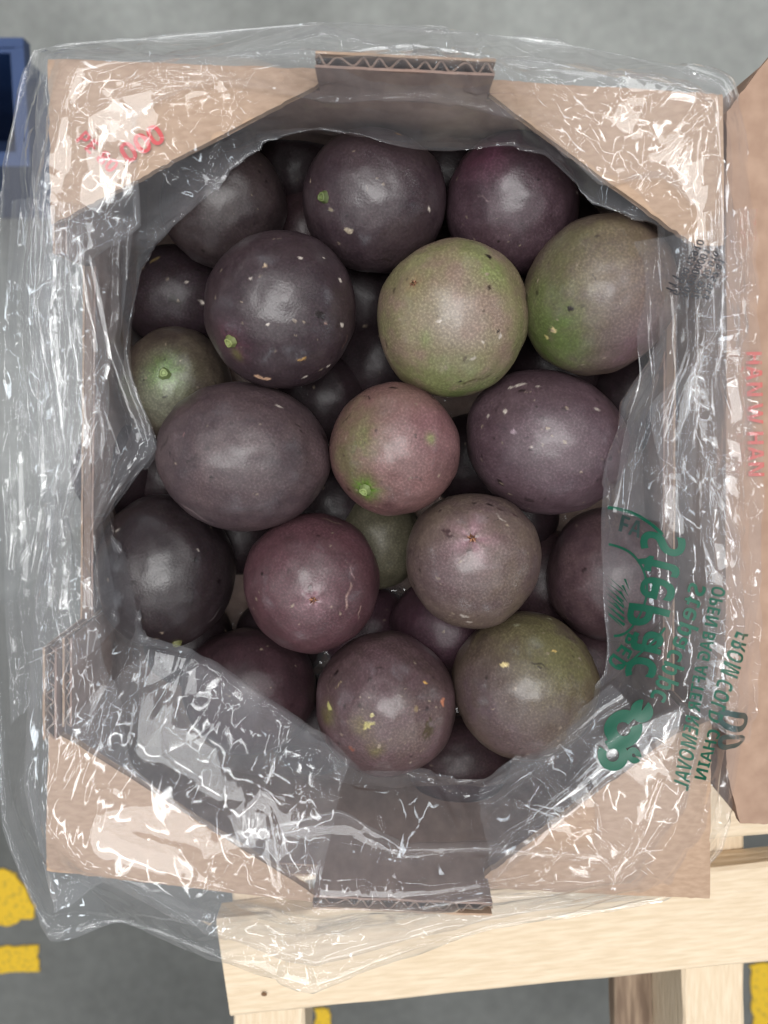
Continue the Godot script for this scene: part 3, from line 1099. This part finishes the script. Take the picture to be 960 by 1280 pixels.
# ------------------------------------------------------------------ scene
func _ready() -> void:
	rng.seed = 7
	n1.seed = 4
	n1.frequency = 0.012
	n1.fractal_octaves = 3
	n2.seed = 9
	n2.frequency = 0.012
	n2.fractal_octaves = 2
	lattice.resize(4096)
	for i in 4096:
		lattice[i] = rng.randf() * 2.0 - 1.0

	var cam := Camera3D.new()
	cam.name = "camera"
	cam.position = EYE
	cam.basis = Basis(Vector3.RIGHT, upv, -fwd)
	cam.keep_aspect = Camera3D.KEEP_HEIGHT
	cam.fov = 60.38
	cam.near = 0.02
	cam.far = 30.0
	var lens := CameraAttributesPhysical.new()
	lens.frustum_focal_length = 20.62
	lens.frustum_focus_distance = 0.335
	lens.frustum_near = 0.02
	lens.frustum_far = 30.0
	lens.exposure_aperture = 9.0
	cam.attributes = lens
	add_child(cam)
	cam.current = true
	var e := Environment.new()
	e.background_mode = Environment.BG_COLOR
	e.background_color = Color(0.3, 0.31, 0.32)
	e.tonemap_mode = Environment.TONE_MAPPER_LINEAR
	e.tonemap_exposure = 1.1
	e.sdfgi_enabled = true
	e.ssao_enabled = true
	e.ssil_enabled = true
	var we := WorldEnvironment.new()
	we.name = "environment"
	we.environment = e
	add_child(we)
	# daylight through the roof of the hall: one large skylight, plus unseen strips added to streak the film
	var lamps := [[-0.1, 4.4, -0.5, 2.1, 1.5, 6.2]]
	for i in 6:
		for k in 5:
			var across := (i + k) % 2 == 0
			lamps.append([(i - 2.5) * 1.25 + 0.35 * sin(k * 2.0), 4.3, (k - 2.0) * 1.5 + 0.3 * sin(i * 3.0), 1.2 if across else 0.075, 0.075 if across else 1.2, 0.66])
	# tall unseen side lights, added for glints on the steep film skirts
	var side_lights := [[4.5, -1.0], [4.5, 1.6], [-4.5, -0.6], [-4.5, 1.8], [-1.4, -4.6], [1.2, -4.6], [-1.0, 4.6], [1.5, 4.6]]
	for q in lamps:
		var l := AreaLight3D.new()
		l.name = "skylight" if q[5] > 1.0 else numbered("added_strip_light")
		l.position = Vector3(q[0], q[1], q[2])
		l.rotation = Vector3(-PI / 2, 0, 0)
		l.area_size = Vector2(q[3], q[4])
		l.light_energy = q[5]
		l.light_color = Color(0.99, 0.99, 0.985)
		l.area_range = 12.0
		l.shadow_enabled = true
		add_child(l, true)

	for q in side_lights:
		var l := AreaLight3D.new()
		l.name = numbered("added_side_light")
		l.position = Vector3(q[0], 2.5, q[1])
		l.area_size = Vector2(0.22, 1.1)
		l.light_energy = 0.9
		l.light_color = Color(0.93, 0.97, 1.0)
		l.area_range = 12.0
		l.shadow_enabled = true
		add_child(l, true)
		l.look_at(Vector3(0, RIM, 0))
	materials()
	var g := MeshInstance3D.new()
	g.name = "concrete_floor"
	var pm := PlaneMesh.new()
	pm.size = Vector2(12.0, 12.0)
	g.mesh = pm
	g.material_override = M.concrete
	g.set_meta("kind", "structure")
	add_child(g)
	floor_markings()
	crate()
	pallet()
	neighbour()
	box()
	fruits()
	bag()

func fruits() -> void:
	var pale := lin(212, 186, 150)
	var white := lin(216, 206, 196)
	var dark := lin(36, 26, 28)
	var leaf := lin(104, 132, 62)
	var gold := lin(204, 160, 92)
	var star := lin(168, 130, 140)
	fruit("dark purple fruit with a green stem stub in the middle of the top row", {"at": [468, 252, 90, 86, 0, -0.040], "base": lin(82, 70, 78), "other": lin(94, 82, 88), "marks": [
		["nub", 408, 247, 9, 0, lin(96, 70, 80), 0.6], ["fleck", 438, 285, 7, 0.1, lin(170, 158, 140)], ["fleck", 416, 261, 4, 0.3, lin(150, 140, 120)], ["fleck", 532, 260, 4, 0.9, white], ["fleck", 497, 174, 5, 0.5, gold], ["scratch", 478, 320, 9, 0.5, dark]]})
	fruit("purple fruit with a reddish top at the right end of the top row", {"at": [640, 257, 82, 88, 0, -0.0472], "base": lin(90, 72, 82), "other": lin(106, 88, 98), "marks": [
		["patch", 605, 195, 34, 0, lin(112, 66, 88), 0.7], ["fleck", 626, 297, 3, 0, dark], ["fleck", 717, 242, 4, 0, white], ["scratch", 606, 248, 6, 0.4, lin(150, 130, 130), 0.5]]})
	fruit("dark fruit with a yellow green stem and gold specks at lower right", {"at": [350, 388, 96, 95, -20, -0.0274], "base": lin(78, 67, 74), "other": lin(92, 80, 86), "blot": 0.4, "stem_color": lin(170, 180, 110), "marks": [
		["nub", 291, 424, 24, 0, lin(104, 58, 74), 0.7], ["patch", 297, 440, 8, 0, lin(112, 108, 60), 0.7], ["fleck", 334, 337, 5, 0.9, lin(214, 190, 160)], ["fleck", 317, 352, 3, 0, white], ["fleck", 375, 330, 3, 0.5, white], ["fleck", 402, 329, 2.5, 0, white], ["fleck", 422, 354, 4, 0.9, white],
		["fleck", 396, 394, 9, 1.0, dark], ["fleck", 403, 403, 4, 0.4, lin(170, 140, 130)], ["fleck", 423, 405, 4, 0.5, white], ["fleck", 335, 404, 3, 0, white], ["fleck", 374, 446, 6, 0.1, gold], ["fleck", 379, 467, 4, 2.6, white], ["fleck", 322, 466, 7, 0.4, lin(220, 180, 150)], ["fleck", 332, 469, 6, 0, lin(220, 180, 150)], ["fleck", 406, 454, 4, 0, white], ["scratch", 428, 426, 6, 1.7, lin(150, 120, 110)], ["scratch", 330, 355, 6, 1.5, dark], ["scratch", 328, 387, 5, 2.4, dark]]})
	fruit("greenish pink mottled fruit with a brown blossom scar", {"at": [565, 397, 94, 97, 0, -0.0305], "base": lin(144, 128, 116), "other": lin(138, 134, 106), "blot": 0.7, "pear": Vector2(0.0, 0.03), "lump": 0.045, "flecks": 22, "marks": [
		["patch", 595, 318, 30, 0, lin(138, 146, 96), 0.8], ["patch", 612, 345, 22, 0, lin(138, 150, 94), 0.8], ["patch", 530, 330, 30, 0, lin(142, 144, 96), 0.6], ["patch", 490, 400, 30, 0, lin(140, 138, 100), 0.7], ["patch", 545, 470, 46, 0, lin(128, 138, 88), 0.8], ["patch", 590, 485, 40, 0, lin(118, 134, 80), 0.8], ["patch", 650, 420, 28, 0, lin(132, 134, 94), 0.7], ["patch", 535, 420, 12, 0, lin(126, 144, 82), 0.6], ["patch", 575, 400, 40, 0, lin(150, 134, 128), 0.6],
		["star", 520, 358, 9, 0, lin(150, 120, 92), 0.6], ["fleck", 607, 362, 5, 1.4, lin(64, 50, 40)], ["fleck", 606, 327, 6, 0.4, dark], ["scratch", 590, 310, 8, 0.5, dark, 0.7], ["scratch", 595, 468, 12, 0.0, lin(84, 78, 50)], ["fleck", 622, 467, 5, 0, dark], ["fleck", 575, 470, 4, 0, dark], ["fleck", 600, 423, 4, 0.6, white, 0.7], ["fleck", 550, 401, 4, 0, white, 0.6], ["fleck", 620, 418, 4, 2.0, white, 0.8], ["fleck", 590, 442, 4, 0, white, 0.6], ["fleck", 618, 412, 3, 0, dark]]})
	fruit("large olive and purple fruit with a green flank at upper right", {"at": [748, 371, 92, 101, 25, -0.028], "base": lin(112, 98, 96), "other": lin(122, 108, 96), "blot": 0.5, "flecks": 18, "marks": [
		["patch", 690, 420, 58, 0, lin(100, 120, 64), 1.0], ["patch", 715, 305, 42, 0, lin(112, 112, 80), 0.7], ["patch", 672, 380, 42, 0, lin(102, 112, 70), 0.8], ["patch", 720, 440, 30, 0, lin(104, 118, 70), 0.7], ["patch", 790, 430, 46, 0, lin(116, 92, 102), 0.8], ["patch", 770, 300, 40, 0, lin(122, 112, 88), 0.6],
		["fleck", 696, 409, 7, 0.4, lin(220, 200, 150)], ["fleck", 688, 419, 4, 0.4, lin(190, 180, 120)], ["fleck", 718, 384, 6, 0.3, dark], ["fleck", 677, 366, 6, 1.4, lin(60, 62, 40)], ["fleck", 664, 372, 6, 1.6, lin(60, 62, 40)], ["fleck", 674, 352, 4, 1.0, lin(66, 62, 44)]]})
	fruit("largest purple fruit left of the middle with a soft highlight and scratches", {"at": [304, 571, 108, 92, 12, -0.0318], "base": lin(94, 82, 88), "other": lin(108, 94, 98), "flecks": 20, "marks": [
		["scratch", 210, 555, 9, 2.8, dark], ["scratch", 245, 574, 6, 2.6, dark], ["fleck", 400, 548, 11, 1.2, dark, 0.9], ["fleck", 404, 562, 6, 0.9, dark], ["scratch", 368, 538, 5, 0.9, dark], ["fleck", 346, 512, 4, 0, white, 0.7], ["scratch", 430, 640, 6, 0.4, white, 0.5], ["scratch", 248, 640, 14, 0.5, lin(150, 130, 130), 0.6], ["fleck", 236, 544, 4, 1.5, lin(160, 120, 120), 0.6]]})
	fruit("small reddish fruit with a bright green spot round its stem in the middle", {"at": [493, 562, 81, 83, 0, -0.028], "base": lin(134, 104, 104), "other": lin(120, 94, 94), "blot": 0.6, "flecks": 20, "stem_color": lin(176, 196, 120), "marks": [
		["patch", 446, 520, 34, 0, lin(138, 122, 98), 0.7], ["patch", 436, 575, 30, 0, lin(116, 108, 78), 0.8], ["patch", 455, 550, 24, 0, lin(116, 128, 72), 0.6], ["patch", 540, 530, 40, 0, lin(150, 106, 114), 0.6], ["patch", 500, 500, 34, 0, lin(150, 120, 112), 0.5], ["patch", 536, 549, 7, 0, lin(140, 146, 92), 0.8],
		["nub", 458, 610, 19, 0, lin(92, 142, 30), 1.0], ["fleck", 438, 612, 6, 0, lin(70, 50, 40), 0.7], ["scratch", 434, 524, 6, 2.7, dark], ["scratch", 460, 498, 6, 0.9, dark], ["fleck", 490, 489, 6, 0.2, dark], ["fleck", 540, 500, 5, 0.5, lin(60, 46, 44)], ["scratch", 520, 596, 6, 0.4, lin(100, 80, 80)], ["patch", 482, 628, 12, 0, lin(84, 54, 58), 0.6]]})
	fruit("oval purple fruit with pale scabs right of the middle", {"at": [682, 553, 101, 89, 18, -0.0404], "base": lin(100, 83, 92), "other": lin(112, 95, 104), "flecks": 34, "marks": [
		["fleck", 652, 485, 6, 0.2, white, 0.8], ["fleck", 640, 488, 4, 0, white, 0.8], ["fleck", 672, 487, 4, 0, white, 0.7], ["fleck", 634, 516, 5, 1.6, white, 0.8], ["fleck", 613, 521, 4, 1.2, white, 0.7], ["fleck", 646, 541, 5, 0, lin(170, 150, 160), 0.8], ["fleck", 666, 558, 4, 1.5, white, 0.7], ["fleck", 763, 545, 5, 1.5, white, 0.8], ["fleck", 631, 600, 6, 1.2, dark, 0.9], ["fleck", 666, 621, 8, 0, dark, 0.6], ["fleck", 740, 515, 4, 0, white, 0.6]]})
	fruit("red purple fruit with a tiny brown blossom scar low left of the middle", {"at": [390, 726, 86, 87, 0, -0.033], "base": lin(114, 84, 92), "other": lin(104, 80, 86), "flecks": 14, "pear": Vector2(0, 0.03), "marks": [
		["star", 392, 748, 15, 0, lin(150, 112, 122), 0.8], ["scratch", 432, 744, 10, 1.7, lin(190, 160, 150), 0.8], ["scratch", 446, 764, 6, 1.3, lin(190, 160, 150), 0.8], ["scratch", 436, 715, 6, 1.2, lin(170, 140, 140), 0.8], ["fleck", 331, 718, 4, 2.6, dark], ["scratch", 415, 652, 8, 0.3, lin(170, 150, 130), 0.7], ["scratch", 372, 690, 7, 1.1, lin(86, 60, 66), 0.7]]})
	fruit("grey brown ridged fruit with a pink star scar near its top", {"at": [590, 696, 84, 85, 0, -0.0282], "base": lin(110, 96, 96), "other": lin(118, 106, 98), "flecks": 22, "pear": Vector2(0.02, 0.06), "marks": [
		["star", 590, 674, 24, 0, star, 0.9], ["patch", 560, 640, 30, 0, lin(116, 104, 92), 0.6], ["patch", 560, 720, 40, 0, lin(112, 90, 98), 0.6], ["fleck", 561, 668, 9, 0.6, lin(66, 44, 48), 0.8], ["fleck", 612, 633, 5, 0.3, dark], ["fleck", 624, 640, 5, 0.8, lin(70, 50, 50)], ["fleck", 640, 646, 5, 0, lin(80, 60, 60)], ["fleck", 580, 765, 6, 0.1, white, 0.6], ["fleck", 586, 772, 4, 0, white, 0.6], ["scratch", 624, 650, 5, 0.8, white, 0.6]]})
	fruit("mottled purple fruit with olive scabs and a bump at the bottom of the heap", {"at": [482, 878, 88, 89, 0, -0.029], "base": lin(112, 92, 98), "other": lin(100, 84, 86), "flecks": 30, "lump": 0.05, "marks": [
		["wen", 556, 868, 26, 0, dark, 1.0], ["patch", 412, 892, 14, 0, lin(110, 104, 60), 0.8], ["patch", 470, 930, 12, 0, lin(118, 112, 66), 0.7], ["patch", 455, 905, 14, 0, lin(124, 112, 76), 0.6], ["patch", 520, 915, 44, 0, lin(122, 104, 98), 0.6], ["fleck", 462, 904, 8, 2.5, lin(196, 186, 120), 0.9], ["fleck", 466, 893, 4, 1.3, lin(206, 196, 140)], ["fleck", 414, 884, 6, 0.6, lin(190, 186, 120)], ["fleck", 529, 856, 5, 0.1, gold], ["fleck", 548, 878, 5, 1.5, lin(196, 130, 100)], ["fleck", 532, 910, 16, 1.45, lin(78, 66, 46), 0.9], ["fleck", 440, 931, 7, 0.6, lin(150, 90, 70), 0.9], ["fleck", 423, 844, 5, 2.2, dark], ["fleck", 452, 880, 5, 1.6, lin(70, 56, 56)], ["fleck", 434, 882, 4, 1.2, lin(70, 56, 56)], ["fleck", 416, 925, 7, 0.8, dark, 0.7], ["scratch", 425, 858, 5, 2.7, lin(170, 150, 120)], ["fleck", 518, 885, 5, 2.2, lin(150, 130, 100), 0.8]]})
	fruit("olive brown fruit with one pale chip at the lower right of the heap", {"at": [656, 857, 90, 91, 0, -0.028], "base": lin(104, 92, 86), "other": lin(112, 102, 84), "flecks": 26, "marks": [
		["patch", 700, 810, 60, 0, lin(116, 114, 76), 0.8], ["patch", 650, 790, 40, 0, lin(112, 106, 78), 0.6], ["patch", 600, 870, 50, 0, lin(100, 82, 90), 0.8], ["patch", 640, 925, 50, 0, lin(104, 86, 92), 0.7], ["fleck", 632, 834, 6, 2.6, lin(226, 206, 150)], ["fleck", 692, 817, 4, 0, lin(206, 176, 110)], ["scratch", 675, 833, 8, 0.3, dark, 0.8], ["fleck", 688, 778, 6, 0.4, lin(160, 160, 130), 0.7], ["fleck", 648, 787, 5, 0, lin(170, 170, 140), 0.6]]})
	fruit("nearly black fruit with a yellow stem stub at its lower edge on the left", {"at": [207, 714, 86, 95, -8, -0.0469], "base": lin(66, 58, 63), "other": lin(76, 68, 72), "stem_color": lin(160, 162, 104), "marks": [
		["nub", 221, 800, 8, 0, lin(90, 76, 60), 0.6], ["fleck", 150, 665, 4, 0.2, white, 0.8], ["scratch", 268, 768, 8, 2.3, lin(170, 160, 160), 0.7], ["fleck", 178, 628, 4, 0, dark], ["fleck", 243, 690, 3, 0.6, white, 0.5]]})
	fruit("plain dark fruit under the film at the left end of the top row", {"at": [280, 256, 78, 79, 0, -0.051], "base": lin(78, 68, 72), "other": lin(90, 80, 82), "flecks": 18})
	fruit("fruit with a green halo round its stem at the left side under the film", {"at": [220, 482, 69, 73, 0, -0.0633], "base": lin(94, 84, 80), "other": lin(106, 98, 88), "stem_color": lin(176, 196, 130), "marks": [
		["patch", 210, 480, 40, 0, lin(108, 108, 84), 0.3], ["nub", 207, 468, 22, 0, lin(104, 146, 62), 1.0], ["patch", 205, 500, 34, 0, lin(150, 156, 130), 0.4]]})
	fruit("dull purple fruit half covered by crumpled film at the lower left", {"at": [312, 862, 84, 78, 0, -0.062], "base": lin(98, 76, 84), "other": lin(88, 72, 78), "flecks": 18})
	fruit("purple fruit behind the green printed film at the right side", {"at": [764, 718, 80, 84, 0, -0.052], "base": lin(98, 80, 88), "other": lin(110, 92, 96), "flecks": 16})
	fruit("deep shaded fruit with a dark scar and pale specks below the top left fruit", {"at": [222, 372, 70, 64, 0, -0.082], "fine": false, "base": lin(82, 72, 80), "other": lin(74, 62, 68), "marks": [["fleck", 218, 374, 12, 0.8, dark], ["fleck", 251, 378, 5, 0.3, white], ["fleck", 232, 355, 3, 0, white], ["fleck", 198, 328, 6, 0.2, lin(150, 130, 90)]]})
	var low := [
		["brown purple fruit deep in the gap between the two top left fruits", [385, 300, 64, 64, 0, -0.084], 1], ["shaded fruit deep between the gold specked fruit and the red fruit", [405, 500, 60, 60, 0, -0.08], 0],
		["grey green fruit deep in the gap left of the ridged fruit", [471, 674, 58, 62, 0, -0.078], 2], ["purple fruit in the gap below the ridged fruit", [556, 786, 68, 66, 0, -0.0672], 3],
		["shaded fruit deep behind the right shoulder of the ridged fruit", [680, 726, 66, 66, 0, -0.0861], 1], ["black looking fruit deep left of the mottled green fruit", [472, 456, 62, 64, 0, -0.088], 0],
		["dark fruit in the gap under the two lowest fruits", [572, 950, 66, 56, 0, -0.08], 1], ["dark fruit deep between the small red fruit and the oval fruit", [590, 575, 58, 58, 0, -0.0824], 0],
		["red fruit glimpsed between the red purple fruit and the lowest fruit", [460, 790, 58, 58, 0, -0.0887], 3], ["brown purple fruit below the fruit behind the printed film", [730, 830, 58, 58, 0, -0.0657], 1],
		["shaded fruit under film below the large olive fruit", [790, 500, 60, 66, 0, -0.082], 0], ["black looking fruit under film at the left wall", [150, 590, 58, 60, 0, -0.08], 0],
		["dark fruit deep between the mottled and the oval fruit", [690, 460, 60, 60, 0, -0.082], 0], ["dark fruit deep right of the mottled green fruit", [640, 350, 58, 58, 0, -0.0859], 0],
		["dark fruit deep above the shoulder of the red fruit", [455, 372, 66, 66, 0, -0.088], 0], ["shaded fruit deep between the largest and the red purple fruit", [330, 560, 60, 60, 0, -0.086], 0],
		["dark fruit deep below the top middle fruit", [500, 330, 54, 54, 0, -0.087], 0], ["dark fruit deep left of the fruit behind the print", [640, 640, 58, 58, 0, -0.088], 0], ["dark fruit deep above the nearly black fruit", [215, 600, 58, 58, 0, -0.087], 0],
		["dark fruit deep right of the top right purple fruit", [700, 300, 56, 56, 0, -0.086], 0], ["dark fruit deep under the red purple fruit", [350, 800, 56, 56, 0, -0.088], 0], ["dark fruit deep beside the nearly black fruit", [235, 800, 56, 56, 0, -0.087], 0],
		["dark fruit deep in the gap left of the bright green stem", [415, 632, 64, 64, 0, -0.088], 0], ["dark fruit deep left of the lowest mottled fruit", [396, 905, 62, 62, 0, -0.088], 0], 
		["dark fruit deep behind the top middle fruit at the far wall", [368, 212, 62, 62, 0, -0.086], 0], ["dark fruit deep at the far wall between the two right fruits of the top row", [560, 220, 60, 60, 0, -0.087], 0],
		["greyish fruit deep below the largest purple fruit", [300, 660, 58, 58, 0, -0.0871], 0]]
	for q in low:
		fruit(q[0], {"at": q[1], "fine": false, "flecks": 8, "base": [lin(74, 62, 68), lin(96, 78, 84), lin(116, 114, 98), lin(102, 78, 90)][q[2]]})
